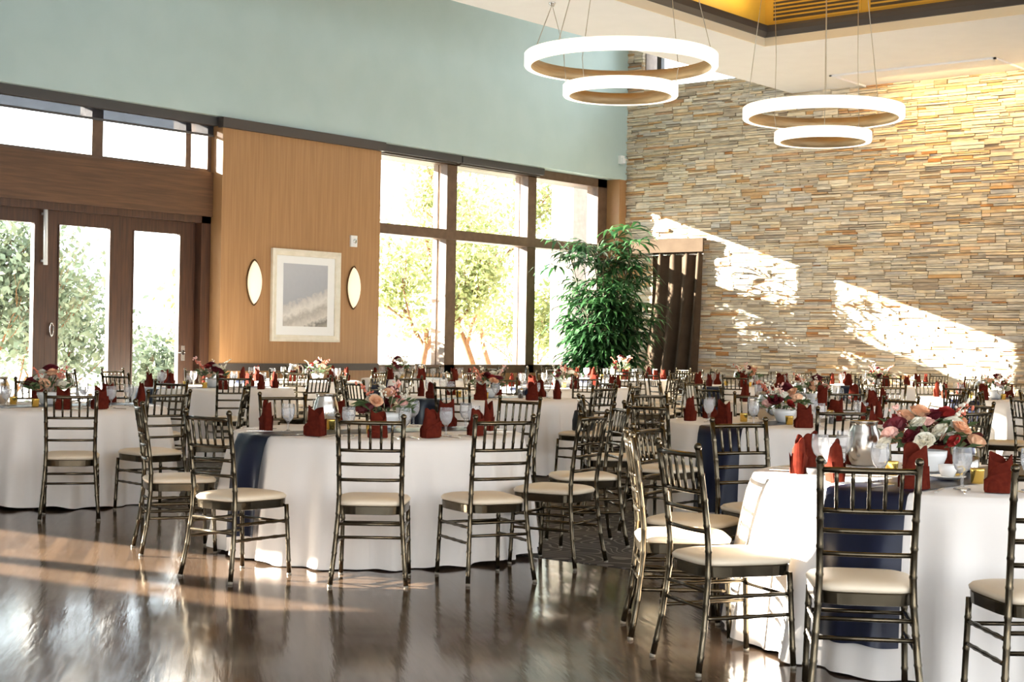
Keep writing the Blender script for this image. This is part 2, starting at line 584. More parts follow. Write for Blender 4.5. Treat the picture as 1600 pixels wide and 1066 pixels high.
def stones():
    """ledge stone: broken courses of split slabs, each slab its own block"""
    rng = random.Random(5)
    b = MB()
    top = 6.34

    def slab(x0, x1, za, zb):
        if x1 - x0 < 0.02 or zb - za < 0.008:
            return
        y = SY - rng.uniform(0.0, 0.045) - (0.02 if rng.random() < 0.12 else 0)
        g = 0.0022
        j = lambda k=0.005: rng.uniform(-k, k)
        t = rng.uniform(-0.012, 0.012) * (x1 - x0)
        vs = [(x0 + g, 24.8, za + g), (x1 - g, 24.8, za + g), (x1 - g, 24.8, zb - g), (x0 + g, 24.8, zb - g),
              (x0 + g + abs(j()), y + j(), za + g + abs(j(0.003)) + t), (x1 - g - abs(j()), y + j(), za + g + abs(j(0.003))),
              (x1 - g - abs(j()), y + j(), zb - g - abs(j(0.003)) - t), (x0 + g + abs(j()), y + j(), zb - g - abs(j(0.003)))]
        b.add(vs, [(4, 5, 6, 7), (0, 1, 5, 4), (1, 2, 6, 5), (2, 3, 7, 6), (3, 0, 4, 7)])
    z = 0.0
    while z < HZ:
        H = rng.choice((0.1, 0.13, 0.16, 0.19))
        if z < top < z + H + 0.05:
            H = top - z
        x = -17.98 - rng.random() * 0.2
        xe = -3.0 if z < top - 0.01 else -17.24
        while x < xe:
            L = rng.uniform(0.3, 1.0)
            x0, x1 = max(x, -17.98), min(x + L, xe)
            n = max(1, round(H / rng.choice((0.034, 0.042, 0.05, 0.062))))
            cuts = sorted([0, 1] + [(k + rng.uniform(-0.25, 0.25)) / n for k in range(1, n)])
            for ca, cb in zip(cuts, cuts[1:]):
                xx = x0
                while xx < x1 - 0.005:
                    l = rng.uniform(0.15, 0.65)
                    if x1 - xx - l < 0.1:
                        l = x1 - xx
                    slab(xx, xx + l, z + ca * H, z + cb * H)
                    xx += l
            x += L
        z += H
    return b


struct('wall_back', stones(), 'stone')
w = MB()
w.box(-17.22, -13.95, 24.85, 24.97, 6.3, 6.37)
w.box(-17.0, -16.9, 24.85, 24.97, 6.37, HZ)
cw = struct('window_1', w, 'bronze')
w = MB()
w.box(-16.9, -13.95, 24.9, 24.91, 6.37, HZ)
put('pane', w.mesh('pane', 'pane'), cw)
# the side of the room behind the camera, its unseen openings added to let sky light in
struct('wall_front', boxes((-18.35, -1, -4.2, -4, 0, HZ), (-1, 7, -4.2, -4, 0, 0.5), (-1, 7, -4.2, -4, 4.8, HZ), (7, 8, -4.2, -4, 0, HZ)), 'ceiling')
struct('wall_right', boxes((8, 8.2, -4.2, 25.2, 0, 0.5), (8, 8.2, -4.2, 25.2, 5.2, HZ), *[(8, 8.2, y, y + 0.3, 0.5, 5.2) for y in (-4.2, 1, 6.5, 12, 17.5, 22)], (8, 8.2, 22.3, 25.2, 0.5, 5.2)), 'ceiling')

# ------------------------------------------------------------------ glazed doors on the left
dr = boxes((-18.14, -17.86, 9.25, 14.57, 3.74, 3.8), (-18.14, -17.86, 12.5, 12.68, 3.8, 4.56), (-18.14, -17.86, 14.1, 14.2, 3.8, 4.56),
           (-18.14, -17.86, 14.5, 14.57, 3.8, 4.56), (-18.14, -17.86, 9.25, 14.57, 4.5, 4.56))
win2 = struct('window_2', dr, 'frame_wood')
put('pane', boxes((-18.01, -18.0, 9.25, 14.5, 3.8, 4.5)).mesh('pane', 'pane'), win2)
struct('trim_6', boxes((-18.25, -17.8, 9.25, 14.57, 3.1, 3.75)), 'beam')
struct('trim_7', boxes((-18.2, -17.84, 14.4, 14.57, 0, 3.1), (-18.2, -17.84, 9.25, 14.57, 3.0, 3.1)), 'door_wood')


def door_leaf(idx, y0, y1, st0, st1, knob=None):
    b = MB()
    xa, xb = -18.05, -17.98
    b.box(xa, xb, y0, y0 + st0, 0.02, 3.005)
    b.box(xa, xb, y1 - st1, y1, 0.02, 3.005)
    b.box(xa, xb, y0 + st0, y1 - st1, 2.82, 3.005)
    b.box(xa, xb, y0 + st0, y1 - st1, 0.02, 0.3)
    for yy, s in ((y0 + st0, 1), (y1 - st1, -1)):
        b.box(xb, xb + 0.012, min(yy, yy - s * 0.02), max(yy, yy - s * 0.02), 0.3, 2.83)
    o = struct('door_%d' % idx, b, 'door_wood')
    put('pane', boxes((-18.02, -18.012, y0 + st0, y1 - st1, 0.3, 2.82)).mesh('pane', 'pane'), o)
    return o


door_leaf(1, 10.68, 11.889, 0.19, 0.19)
door_leaf(4, 9.46, 10.679, 0.19, 0.19)
d2 = door_leaf(2, 11.891, 13.109, 0.199, 0.209)
d3 = door_leaf(3, 13.111, 14.41, 0.199, 0.3)
b = MB()
b.tube([(-17.9, 11.83, 2.26), (-17.9, 11.82, 3.02)], 0.03, 10)
b.box(-17.99, -17.9, 11.81, 11.84, 2.3, 2.33)
b.box(-17.99, -17.9, 11.81, 11.84, 2.93, 2.96)
tag(put('door_pull_bar', b.mesh('door_pull_bar', 'white_plastic')), 'tall white pull bar high on the dark door stile', 'door hardware')
b = MB()
b.tube([(-17.945, 11.97 + 0.03 * math.cos(a), 1.4 + 0.09 * math.sin(a)) for a in [i * PI / 4 + PI / 8 for i in range(8)] + [PI / 8]], 0.01, 6)
b.box(-17.98, -17.94, 11.96, 11.98, 1.3, 1.33)
put('handle', b.mesh('door_latch', 'chrome'), d2)['label'] = 'chrome pull handle'
b = MB()
b.lathe([(0.001, 0.0), (0.035, 0.0), (0.035, 0.012), (0.012, 0.02), (0.012, 0.06), (0.001, 0.06)], 16)
me = b.mesh('door_knob_rose', 'chrome')
k = put('handle', me, d3, (-17.98, 14.2, 1.1), (0, PI / 2, 0))
k['label'] = 'chrome lever handle'
b = MB()
b.tube([(-17.93, 14.2, 1.1), (-17.93, 14.12, 1.1), (-17.94, 14.06, 1.09)], [0.011, 0.01, 0.008], 8)
b.box(-17.985, -17.97, 14.165, 14.235, 0.98, 1.2)
put('handle', b.mesh('door_lever', 'chrome'), d3)['label'] = 'chrome lever handle'

# roller blinds
bl = thing('roller_blind', 'charcoal roller blind partly lowered over the window above the doors', 'blind', (-17.8, 9.3, 4.3))
b = boxes((-0.03, 0.1, 0, 5.32, 0.13, 0.27))
put('cassette', b.mesh('cassette', 'blind'), bl)
put('screen', boxes((-0.02, -0.012, 0.02, 5.3, 0.0, 0.13)).mesh('screen', 'screen'), bl)
put('hem_bar', boxes((-0.03, 0.0, 0.02, 5.3, -0.025, 0.005)).mesh('hem_bar', 'blind'), bl)
for i, (y0, y1, lab) in enumerate([(17.88, 19.98, 'charcoal roller blind rolled up over the left panes of the tall window'),
                                   (20.02, 22.3, 'charcoal roller blind rolled up over the middle panes of the tall window')]):
    rb = thing('roller_blind', lab, 'blind', (-17.83, y0, 4.44), group='rolled up blinds on the tall window')
    put('cassette', boxes((-0.06, 0.1, 0, y1 - y0, 0.0, 0.15)).mesh('cassette', 'blind'), rb)
    put('hem_bar', boxes((-0.02, 0.02, 0.03, y1 - y0 - 0.03, -0.03, 0.0)).mesh('hem_bar', 'bronze'), rb)

# ------------------------------------------------------------------ tall window
w = MB()
xa, xb = -18.16, -17.9
for y0, y1 in ((17.86, 17.95), (19.8, 20.06), (22.03, 22.28), (24.2, 24.5)):
    w.box(xa, xb, y0, y1, 0.77, 4.56)
w.box(xa, xb, 17.86, 24.5, 4.4, 4.56)
w.box(xa, xb, 17.86, 24.5, 0.77, 0.92)
w.box(xa, xb + 0.05, 17.86, 24.5, 3.1, 3.27)
for y0, y1 in ((19.72, 20.14), (21.96, 22.36)):
    w.box(xa - 0.04, xa + 0.06, y0 + 0.06, y1 - 0.06, 0.9, 4.4)
win3 = struct('window_3', w, 'frame_wood')
k = 0
for y0, y1 in ((17.95, 19.8), (20.06, 22.03), (22.28, 24.2)):
    for z0, z1 in ((0.92, 3.1), (3.27, 4.4)):
        put('pane', boxes((-18.03, -18.02, y0, y1, z0, z1)).mesh('pane', 'pane'), win3)
struct('wall_left', boxes((-18.35, -17.9, 17.86, 24.5, 0, 0.77)), 'panel')
struct('trim_8', boxes((-18.55, -18.16, 17.5, 25.5, 4.42, 4.6)), 'bronze')  # unseen outer overhang, added to lower the sun's upper edge on the stone

# ------------------------------------------------------------------ panel wall: sconces, picture, thermostat, sensor


def sconce(y, lab):
    t = thing('wall_sconce', lab, 'wall lamp', (WX, y, 2.16), group='lit sconces on the wood panel')
    b, c = MB(), MB()

    def half(s):
        return 0.135 * (max(0, 1 - s * s)) ** 0.8

    def sh(u, v):
        s = -1 + 2 * v
        a = (u - 0.5) * PI
        wd = half(s)
        return (0.015 + 0.085 * math.cos(a) * (1 - s * s) ** 0.5, wd * math.sin(a), 0.325 * s)
    b.grid(sh, 14, 22)
    put('shade', b.mesh('shade', 'sconce_glow'), t)
    rim = []
    for i in range(41):
        s = -1 + 2 * i / 40
        rim.append((0.015, half(s) + 0.006, 0.34 * s))
    for i in range(39, 0, -1):
        s = -1 + 2 * i / 40
        rim.append((0.015, -half(s) - 0.006, 0.34 * s))
    rim.append(rim[0])
    c.tube(rim, 0.011, 6, cap=False)
    put('rim', c.mesh('rim', 'sconce_rim'), t)


sconce(15.2, 'lit almond-shaped wall sconce left of the framed picture')
sconce(17.27, 'lit almond-shaped wall sconce right of the framed picture')

pf = thing('framed_picture', 'cream framed grey seascape print hanging on the wood panel wall', 'picture', (WX, 16.24, 1.99))
hw, hh = 0.71, 0.705
b = MB()
prof = [(0.0, 0.0), (0.0, 0.05), (0.03, 0.06), (0.07, 0.035), (0.095, 0.035), (0.1, 0.02), (0.1, 0.0)]
loops = []
for sy_, sz_ in ((-1, -1), (1, -1), (1, 1), (-1, 1), (-1, -1)):
    loops.append([(x + 0.002, sy_ * (hw - i), sz_ * (hh - i)) for i, x in prof])
b.loft(loops, smooth=False, cap0=False, cap1=False)
put('frame', b.mesh('frame', 'frame_cream'), pf)
put('mat_board', boxes((0.004, 0.012, -hw + 0.09, hw - 0.09, -hh + 0.09, hh - 0.09)).mesh('mat_board', 'mat_board'), pf)
put('print', boxes((0.012, 0.016, -0.46, 0.46, -0.47, 0.49)).mesh('print', 'picture'), pf)

th = thing('thermostat', 'small white thermostat on the wood panel above right sconce', 'thermostat', (WX, 17.25, 2.9))
put('cover', boxes((0.0, 0.03, -0.07, 0.07, -0.09, 0.09)).mesh('cover', 'white_plastic'), th)
b = MB()
b.lathe([(0.035, 0.0), (0.035, 0.012), (0.001, 0.014)], 16)
put('dial', b.mesh('dial', 'chrome'), th, (0.03, 0.01, 0.0), (0, PI / 2, 0))
b = MB()
b.box(0, 0.07, -0.06, 0.06, -0.09, 0.07)
b.box(0.07, 0.1, -0.05, 0.05, -0.08, 0.02)
tag(put('motion_sensor', b.mesh('motion_sensor', 'white_plastic'), None, (WX, 24.5, 4.95)), 'small white sensor box on the teal wall near the stone', 'sensor')

# vents in the far face of the gold coffer
for x0, lab in ((-12.0, 'slotted air vent left of its twin in the gold ceiling coffer'), (-10.38, 'slotted air vent right of its twin in the gold ceiling coffer')):
    t = thing('air_vent', lab, 'vent', (x0, CY1 - 0.012, 6.32), group='air vents in the gold coffer')
    put('frame', boxes((0, 1.5, -0.012, 0, -0.03, 0.0), (0, 1.5, -0.012, 0, 0.33, 0.36), (0, 0.03, -0.012, 0, 0, 0.33), (1.47, 1.5, -0.012, 0, 0, 0.33)).mesh('frame', 'gold_paint'), t)
    put('recess', boxes((0.03, 1.47, -0.004, 0, 0, 0.33)).mesh('recess', 'bronze'), t)
    for k in range(5):
        put('slat', boxes((0.03, 1.47, -0.012, -0.004, 0.045 + k * 0.06, 0.07 + k * 0.06)).mesh('slat', 'gold_paint'), t)

# ------------------------------------------------------------------ ring chandeliers


def ring_meshes(R, h, wd):
    b = MB()
    b.lathe([(R - wd, 0.0), (R - 0.012, -0.006), (R, 0.012), (R, h - 0.012), (R - 0.012, h), (R - wd, h)], 96)
    c = MB()
    c.lathe([(R - wd, 0.0), (R - wd, h), (R - wd - 0.006, h), (R - wd - 0.006, 0.0), (R - wd, 0.0)], 96)
    return b.mesh('light_ring', 'ring_glow'), c.mesh('inner_band', 'ring_gold')


def chandelier(loc, R1, R2, drop, top, lab, canopies):
    t = thing('ring_chandelier', lab, 'chandelier', loc, group='two-ring chandeliers')
    rot = math.radians(20)
    for R, z, h in ((R1, 0, 0.165), (R2, -drop, 0.15)):
        a, c = ring_meshes(R, h, 0.085)
        o = put('light_ring', a, t, (0, 0, z))
        put('inner_band', c, o)
    for k, (cx, cy, cz, _a) in enumerate(canopies):
        b = MB()
        b.lathe([(0.001, -0.05), (0.03, -0.05), (0.05, -0.01), (0.05, 0.0), (0.001, 0.0)], 12)
        put('canopy', b.mesh('canopy', 'chrome'), t, (cx, cy, cz))
    for k in range(3):
        a = canopies[k][3]
        p = Vector((R1 * math.cos(a) * 0.95, R1 * math.sin(a) * 0.95, 0.155))
        cx, cy, cz = canopies[k][:3]
        b = MB()
        b.tube([p, (cx, cy, cz - 0.03)], 0.006, 6)
        put('cable', b.mesh('cable', 'wire'), t)
        q = Vector((R2 * math.cos(a) * 0.95, R2 * math.sin(a) * 0.95, -drop + 0.14))
        b = MB()
        b.tube([q, (R2 * math.cos(a), R2 * math.sin(a), 0.02), (q.x * 0.75 + cx * 0.25, q.y * 0.75 + cy * 0.25, cz * 0.3), (cx, cy, cz - 0.03)], 0.005, 6)
        put('cable', b.mesh('cable', 'wire'), t)


chandelier((-11.47, 15.95, 4.86), 1.235, 0.735, 0.37, CZ, 'two-tier glowing ring chandelier hanging nearer, left of its twin',
           [(-1.45, 0.4, CZ - 4.86, math.radians(205)), (0.0, -0.3, 7.6 - 4.86, math.radians(265)), (0.4, 0.3, 7.6 - 4.86, math.radians(40))])
chandelier((-10.52, 19.55, 4.57), 1.13, 0.68, 0.33, CZ, 'two-tier glowing ring chandelier hanging farther, before the stone wall',
           [(-0.75, -0.2, 7.6 - 4.55, math.radians(215)), (0.2, -0.35, 7.6 - 4.55, math.radians(300)), (0.3, 0.4, 7.6 - 4.55, math.radians(70))])

# ------------------------------------------------------------------ drape and palm by the stone wall
dc = thing('stage_drape', 'dark brown gathered drape under a flat valance against the stone wall', 'curtain', (-16.5, 24.56, 0))
put('valance', boxes((-1.0, 0.83, -0.04, 0.0, 3.1, 3.36), (-1.0, 0.83, 0.0, 0.1, 3.32, 3.36)).mesh('valance', 'curtain'), dc)
b = MB()
b.tube([(-0.98, 0.05, 3.06), (0.8, 0.05, 3.06)], 0.016, 8)
put('rod', b.mesh('rod', 'chrome'), dc)
b = MB()
nf = 4


def drape(u, v):
    z = 3.1 * (1 - v)
    gather = 1 - 0.12 * math.sin(v * PI)
    x = 0.78 - (1 - u) * (1.15 * gather) - 0.42 * v * (1 - 0.7 * u)
    y = 0.055 + 0.05 * math.sin(u * nf * 2 * PI + 0.8 * v) + 0.012 * math.sin(u * 31 + v * 5)
    return (x, y, z + 0.015)


b.grid(drape, 120, 24)
put('drape', b.mesh('drape', 'curtain'), dc)

rng = random.Random(11)
pl = thing('lady_palm', 'tall bushy potted palm with fan leaves by the window corner', 'plant', (-16.75, 22.9, 0))
b = MB()
b.lathe([(0.001, 0.0), (0.24, 0.0), (0.33, 0.5), (0.35, 0.52), (0.33, 0.54), (0.3, 0.5), (0.001, 0.48)], 28)
put('pot', b.mesh('pot', 'bronze'), pl)
stem, lf = MB(), MB()


def fan(base, d, size):
    d = d.normalized()
    side = d.cross(Vector((0, 0, 1)))
    side = side.normalized() if side.length > 0.1 else Vector((1, 0, 0))
    upv = side.cross(d)
    n = rng.randint(7, 10)
    for k in range(n):
        a = math.radians(-105 + 210 * k / (n - 1))
        dr_ = (d * math.cos(a) + side * math.sin(a) + upv * rng.uniform(-0.1, 0.25)).normalized()
        L = size * (1 - 0.25 * abs(a) / 1.9) * rng.uniform(0.85, 1.1)
        wv = (upv.cross(dr_)).normalized() * 0.028 * size / 0.45
        p0 = base
        p1 = base + dr_ * L * 0.45 + Vector((0, 0, -0.02))
        p2 = base + dr_ * L * 0.8 + Vector((0, 0, -0.09 * L / 0.4))
        p3 = base + dr_ * L + Vector((0, 0, -0.2 * L / 0.4))
        lf.add([p0 - wv * 0.2, p0 + wv * 0.2, p1 + wv, p1 - wv, p2 + wv * 0.8, p2 - wv * 0.8, p3], [(0, 1, 2, 3), (3, 2, 4, 5), (5, 4, 6)], False)


for c in range(30):
    a, r = rng.uniform(0, 2 * PI), rng.uniform(0.02, 0.26)
    H = rng.uniform(1.0, 3.15) if c > 6 else rng.uniform(2.6, 3.25)
    base = Vector((r * math.cos(a), r * math.sin(a), 0.45))
    la = math.radians(110) + rng.uniform(-2.0, 2.0)
    lean = Vector((math.cos(a) * 0.5 * rng.random() + 0.1, math.sin(a) * 0.75 * rng.random(), 0))
    pts = [base + lean * (t * t) + Vector((0, 0, (H - 0.45) * t)) for t in (0, 0.33, 0.66, 1)]
    stem.tube(pts, [0.016, 0.014, 0.012, 0.01], 6)
    nl = int(5 + H * 3)
    for k in range(nl):
        t = rng.uniform(0.3, 1.0) if k else 1.0
        p = base + lean * (t * t) + Vector((0, 0, (H - 0.45) * t))
        an = rng.uniform(0, 2 * PI)
        d = Vector((math.cos(an), math.sin(an), rng.uniform(0.1, 0.8)))
        if t > 0.93:
            d.z += 0.7
        q = p + d.normalized() * rng.uniform(0.22, 0.42)
        stem.tube([p, q], [0.006, 0.004], 4, cap=False)
        fan(q, Vector((d.x, d.y, d.z * 0.3)), rng.uniform(0.42, 0.56))
put('stems', stem.mesh('stems', 'cane'), pl)
o = put('foliage', lf.mesh('foliage', 'leaf_palm'), pl)
o['kind'] = 'stuff'

# ------------------------------------------------------------------ outdoors
struct('ground', boxes((-90, -18.36, -30, 90, -0.3, -0.1)), 'ground')
b = MB()


def hill(u, v):
    y = -20 + 110 * u
    x = -45 - 40 * v
    return (x, y, -0.2 + 5.0 * v ** 0.7 * (0.6 + 0.4 * math.sin(u * 9) * math.sin(u * 4 + 1)))


b.grid(hill, 40, 12)
struct('hillside', b, 'earth')
b = MB()
b.box(-20.7, -20.1, 26.3, 29.2, -0.1, 5.0)
b.box(-20.75, -20.05, 26.25, 29.25, 5.0, 5.12)
tag(put('garden_wall', b.mesh('garden_wall', 'stucco')), 'beige stucco wall outside the right panes of the window', 'wall')


def tree(name, loc, H, spread, seed, leafmat, n_leaves, lab, bush=False, grp='trees outside the windows', leaf=0.16, fuzz=0.32):
    rg = random.Random(seed)
    t = thing(name, lab, 'tree', loc, group=grp)
    tk, fo = MB(), MB()
    tips = []

    def grow(p, d, L, r, depth):
        pts, q = [p], p.copy()
        dd = d.copy()
        for k in range(4):
            w_ = 0.25 if spread > 0.2 else 0.05
            dd = (dd + Vector((rg.uniform(-w_, w_), rg.uniform(-w_, w_), rg.uniform(-0.05, 0.2)))).normalized()
            q = q + dd * L / 4
            pts.append(q)
            if depth <= 2:
                tips.append(q.copy())
        tk.tube(pts, [r * (1 - 0.12 * k) for k in range(5)], 7 if depth > 1 else 5, cap=False)
        if depth == 0:
            return
        for k in range(3 if depth > 1 else 3):
            nd = (dd + Vector((rg.uniform(-1, 1), rg.uniform(-1, 1), rg.uniform(-0.2, 0.5))) * spread).normalized()
            grow(pts[rg.choice((2, 3, 4))], nd, L * rg.uniform(0.6, 0.85), r * 0.55, depth - 1)
    for k in range(1 if not bush else 5):
        d0 = Vector((rg.uniform(-0.2, 0.2), rg.uniform(-0.35, 0.35), 1 if spread > 0.2 else 9)) if not bush else Vector((rg.uniform(-0.6, 0.6), rg.uniform(-0.6, 0.6), 1))
        grow(Vector((0, 0, 0)), d0.normalized(), H * 0.36, 0.11 if not bush else 0.03, 3)
    for k in range(n_leaves):
        p = rg.choice(tips) + Vector((rg.gauss(0, fuzz), rg.gauss(0, fuzz), rg.gauss(0.03, fuzz * 0.8)))
        if p.z < (0.25 * H if not bush else 0.0):
            continue
        a = Vector((rg.uniform(-1, 1), rg.uniform(-1, 1), rg.uniform(-1, 1))).normalized()
        c = a.cross(Vector((rg.uniform(-1, 1), rg.uniform(-1, 1), rg.uniform(-1, 1)))).normalized()
        L = leaf * rg.uniform(0.6, 1.3)
        fo.add([p - a * L * 0.5, p + c * L * 0.25, p + a * L * 0.5, p - c * L * 0.25], [(0, 1, 2, 3)])
    put('trunk', tk.mesh('trunk', 'bark'), t)
    o = put('foliage', fo.mesh('foliage', leafmat), t)
    o['kind'] = 'stuff'
    return t


tree('tree', (-24.6, 28.4, -0.1), 7.6, 0.75, 3, 'leaf_tree', 5200, 'twisting orange-barked tree seen through the middle window panes')
tree('tree', (-23.4, 25.0, -0.1), 5.6, 0.75, 8, 'leaf_tree', 5200, 'leafy orange-barked tree seen through the left window panes')
tree('tree', (-22.2, 17.9, -0.1), 3.4, 0.9, 21, 'leaf_tree', 4200, 'leafy tree outside, half hidden behind the wood panel')
tree('tree', (-27.5, 32.5, -0.1), 8.0, 0.9, 30, 'leaf_tree', 4000, 'hazy tree farther outside, seen through the right window panes')
tree('shade_cypress', (-22.4, 20.9, -0.1), 5.0, 0.1, 77, 'leaf_bush', 6500, 'added slim dark tree outside, unseen, shading the drape', False, 'trees outside the windows', 0.14, 0.2)  # unseen tree added to keep direct sun off the drape
tree('shrub', (-24.5, 30.6, -0.2), 3.6, 0.7, 52, 'leaf_tree', 4500, 'dry brownish shrub behind the palm, through the right panes', True)
tree('shrub', (-23.6, 14.6, -0.3), 4.3, 0.6, 41, 'leaf_bush', 7000, 'grey green tree seen through the leftmost door glass', True, 'shrubs outside the doors')
tree('shrub', (-25.5, 17.3, -0.6), 3.6, 0.6, 43, 'leaf_bush', 6000, 'grey green shrub seen through the middle door glass', True, 'shrubs outside the doors')
tree('shrub', (-26.0, 20.0, -0.9), 2.5, 0.6, 47, 'leaf_bush', 5000, 'low pale shrub seen through the right door glass', True, 'shrubs outside the doors')
rl = thing('railing', 'black iron terrace railing outside the leftmost glass door', 'railing', (-20.6, 10.5, -0.1))
put('rail', boxes((-0.012, 0.012, 0, 2.0, 1.42, 1.45), (-0.012, 0.012, 0, 2.0, 0.2, 0.22)).mesh('rail', 'black_iron'), rl)
for k in range(16):
    put('baluster', boxes((-0.008, 0.008, -0.008, 0.008, 0.0, 1.4)).mesh('baluster', 'black_iron') if k == 0 else bpy.data.meshes['baluster'], rl, (0, 0.03 + k * 0.129, 0))

# ------------------------------------------------------------------ ballroom chair: origin on the floor under the seat, faces +X
POST = [(-0.245, 0.205, 0.0), (-0.212, 0.187, 0.18), (-0.19, 0.172, 0.38), (-0.188, 0.168, 0.5), (-0.205, 0.17, 0.66), (-0.25, 0.177, 0.93)]


def post_at(z):
    for a, b_ in zip(POST, POST[1:]):
        if z <= b_[2]:
            t = (z - a[2]) / (b_[2] - a[2])
            return tuple(a[i] + (b_[i] - a[i]) * t for i in range(2))
    return POST[-1][:2]


def knuckled(fn, z0, z1, r, step):
    zs = {z0: r, z1: r}
    z = z0 + step * 0.6
    while z < z1 - 0.02:
        zs[z - 0.009] = r
        zs[z] = r * 1.17
        zs[z + 0.009] = r
        z += step
    k = sorted(zs)
    return [fn(z) for z in k], [zs[z] for z in k]


def outline(n, front, back, x0, x1, inset=0.0):
    ps = []
    for k in range(n):
        a = 2 * PI * k / n
        c, s = math.cos(a), math.sin(a)
        ex = 2 / 4.5
        u = math.copysign(abs(c) ** ex, c)
        v = math.copysign(abs(s) ** ex, s)
        hx = (x1 - x0) / 2 - inset
        t = (u + 1) / 2
        hw_ = (back + (front - back) * t) / 2 - inset
        ps.append(((x0 + x1) / 2 + u * hx, v * hw_))
    return ps


def chair_meshes(n=8, nout=40):
    P = {}
    for s, nm in ((-1, 'back_post_r'), (1, 'back_post_l')):
        b = MB()
        pts, rad = knuckled(lambda z: (post_at(z)[0], s * post_at(z)[1], z), 0.012, 0.915, 0.0135, 0.105)
        b.tube(pts, rad, n)
        t = post_at(0.92)
        b.sphere((t[0], s * t[1], 0.92), 0.017, n, 6)
        P[nm] = (b, 'pewter')
        b = MB()
        pts, rad = knuckled(lambda z: (0.205 - 0.02 * z / 0.4, s * (0.192 - 0.01 * z / 0.4), z), 0.012, 0.4, 0.0125, 0.12)
        b.tube(pts, rad, n)
        P['leg_r' if s < 0 else 'leg_l'] = (b, 'pewter')
    for q, (gx, gy) in enumerate(((POST[0][0], POST[0][1]), (POST[0][0], -POST[0][1]), (0.205, 0.192), (0.205, -0.192))):
        b = MB()
        b.lathe([(0.001, 0), (0.013, 0), (0.013, 0.014), (0.001, 0.014)], n, (gx, gy, 0))
        P['glide%d' % q] = (b, 'glide')
    b = MB()
    lo = lambda z, i: [(x, y, z) for x, y in outline(nout, 0.41, 0.355, -0.205, 0.215, i)]
    b.loft([lo(0.385, 0.012), lo(0.388, 0.003), lo(0.43, 0.0), lo(0.434, 0.006)], smooth=False)
    P['seat_frame'] = (b, 'pewter')
    b = MB()
    b.loft([lo(0.432, 0.01), lo(0.437, -0.002), lo(0.45, -0.005), lo(0.463, 0.008), lo(0.472, 0.04), lo(0.477, 0.09), lo(0.479, 0.15)])
    P['seat_cushion'] = (b, 'cushion')
    rails = []
    for z, r in ((0.885, 0.0115), (0.735, 0.0095), (0.66, 0.0095), (0.575, 0.0095)):
        x, y = post_at(z)
        b = MB()
        b.tube([(x - 0.018 * (1 - (2 * t - 1) ** 2), -y + 2 * y * t, z) for t in (0, 0.25, 0.5, 0.75, 1)], r, n)
        rails.append(b)
    sp = []
    for k in range(5):
        t = (k + 1) / 6
        b = MB()
        xa, ya = post_at(0.735)
        xb, yb = post_at(0.885)
        cv = 0.018 * (1 - (2 * t - 1) ** 2)
        pts, rad = knuckled(lambda z: (xa - cv + (xb - xa) * (z - 0.735) / 0.15, (-ya + 2 * ya * t) + ((-yb + 2 * yb * t) - (-ya + 2 * ya * t)) * (z - 0.735) / 0.15, z), 0.737, 0.883, 0.0078, 0.07)
        b.tube(pts, rad, 6)
        sp.append(b)
    st = []
    fx = lambda z: (0.205 - 0.02 * z / 0.4, 0.192 - 0.01 * z / 0.4)
    for z in (0.335, 0.265):
        x, y = post_at(z)
        b = MB()
        b.tube([(x, -y, z), (x, y, z)], 0.0085, n)
        st.append(b)
    for z in (0.3,):
        x, y = fx(z)
        b = MB()
        b.tube([(x, -y, z), (x, y, z)], 0.0085, n)
        st.append(b)
    for s in (-1, 1):
        for z in (0.31, 0.225):
            b = MB()
            pa, pb = post_at(z), fx(z)
            pts = [(pa[0] + (pb[0] - pa[0]) * t, s * (pa[1] + (pb[1] - pa[1]) * t), z) for t in [i / 12 for i in range(13)]]
            b.tube(pts, [0.0085 * (1.25 if i in (3, 6, 9) else 1) for i in range(13)], n)
            st.append(b)
    return P, rails, sp, st


CP, CR, CS, CT = chair_meshes()
CHAIR_PARTS = []
for nm, (b, m) in CP.items():
    part = {'back_post_r': 'back_post', 'back_post_l': 'back_post', 'leg_r': 'leg', 'leg_l': 'leg'}.get(nm, 'foot_glide' if nm.startswith('glide') else nm)
    CHAIR_PARTS.append((part, b.mesh(part, m)))
for lst, nm in ((CR, 'back_rail'), (CS, 'spindle'), (CT, 'stretcher')):
    for b in lst:
        CHAIR_PARTS.append((nm, b.mesh(nm, 'pewter')))


def join(mbs):
    j = MB()
    for b, mi in mbs:
        off = len(j.v)
        j.v += b.v
        j.f += [tuple(i + off for i in f) for f in b.f]
        j.s += b.s
        j.m += [mi] * len(b.f)
    return j


FP, FR, FS, FT = chair_meshes(6, 24)
FAR_CHAIR = join([(b, 0 if m != 'cushion' else 1) for b, m in FP.values()] + [(b, 0) for b in FR + FS + FT]).mesh('dining_chair', 'pewter', 'cushion')


def chair(x, y, ang, label, group, detailed=True):
    if detailed:
        t = thing('dining_chair', label, 'chair', (x, y, 0.004 if y > 7.45 else 0), ang, group)
        for nm, me in CHAIR_PARTS:
            put(nm, me, t)
    else:
        t = tag(put('dining_chair', FAR_CHAIR, None, (x, y, 0.004), ang), label, 'chair', group)
    return t


# ------------------------------------------------------------------ table linen
TZ = 0.745


def drape_r(R, th, v, ph, nf_, flare, amp):
    """radius of the hanging cloth at angle th, v from 0 at the rim to 1 at the hem"""
    f = v ** 0.8
    fold = math.sin(nf_ * th + ph) * 0.6 + 0.4 * math.sin((nf_ * 1.7) * th + 2 * ph + 0.8 * v) + 0.3 * math.sin(5 * th + ph)
    return R + 0.012 * min(1, v * 12) + flare * f + amp * f * fold


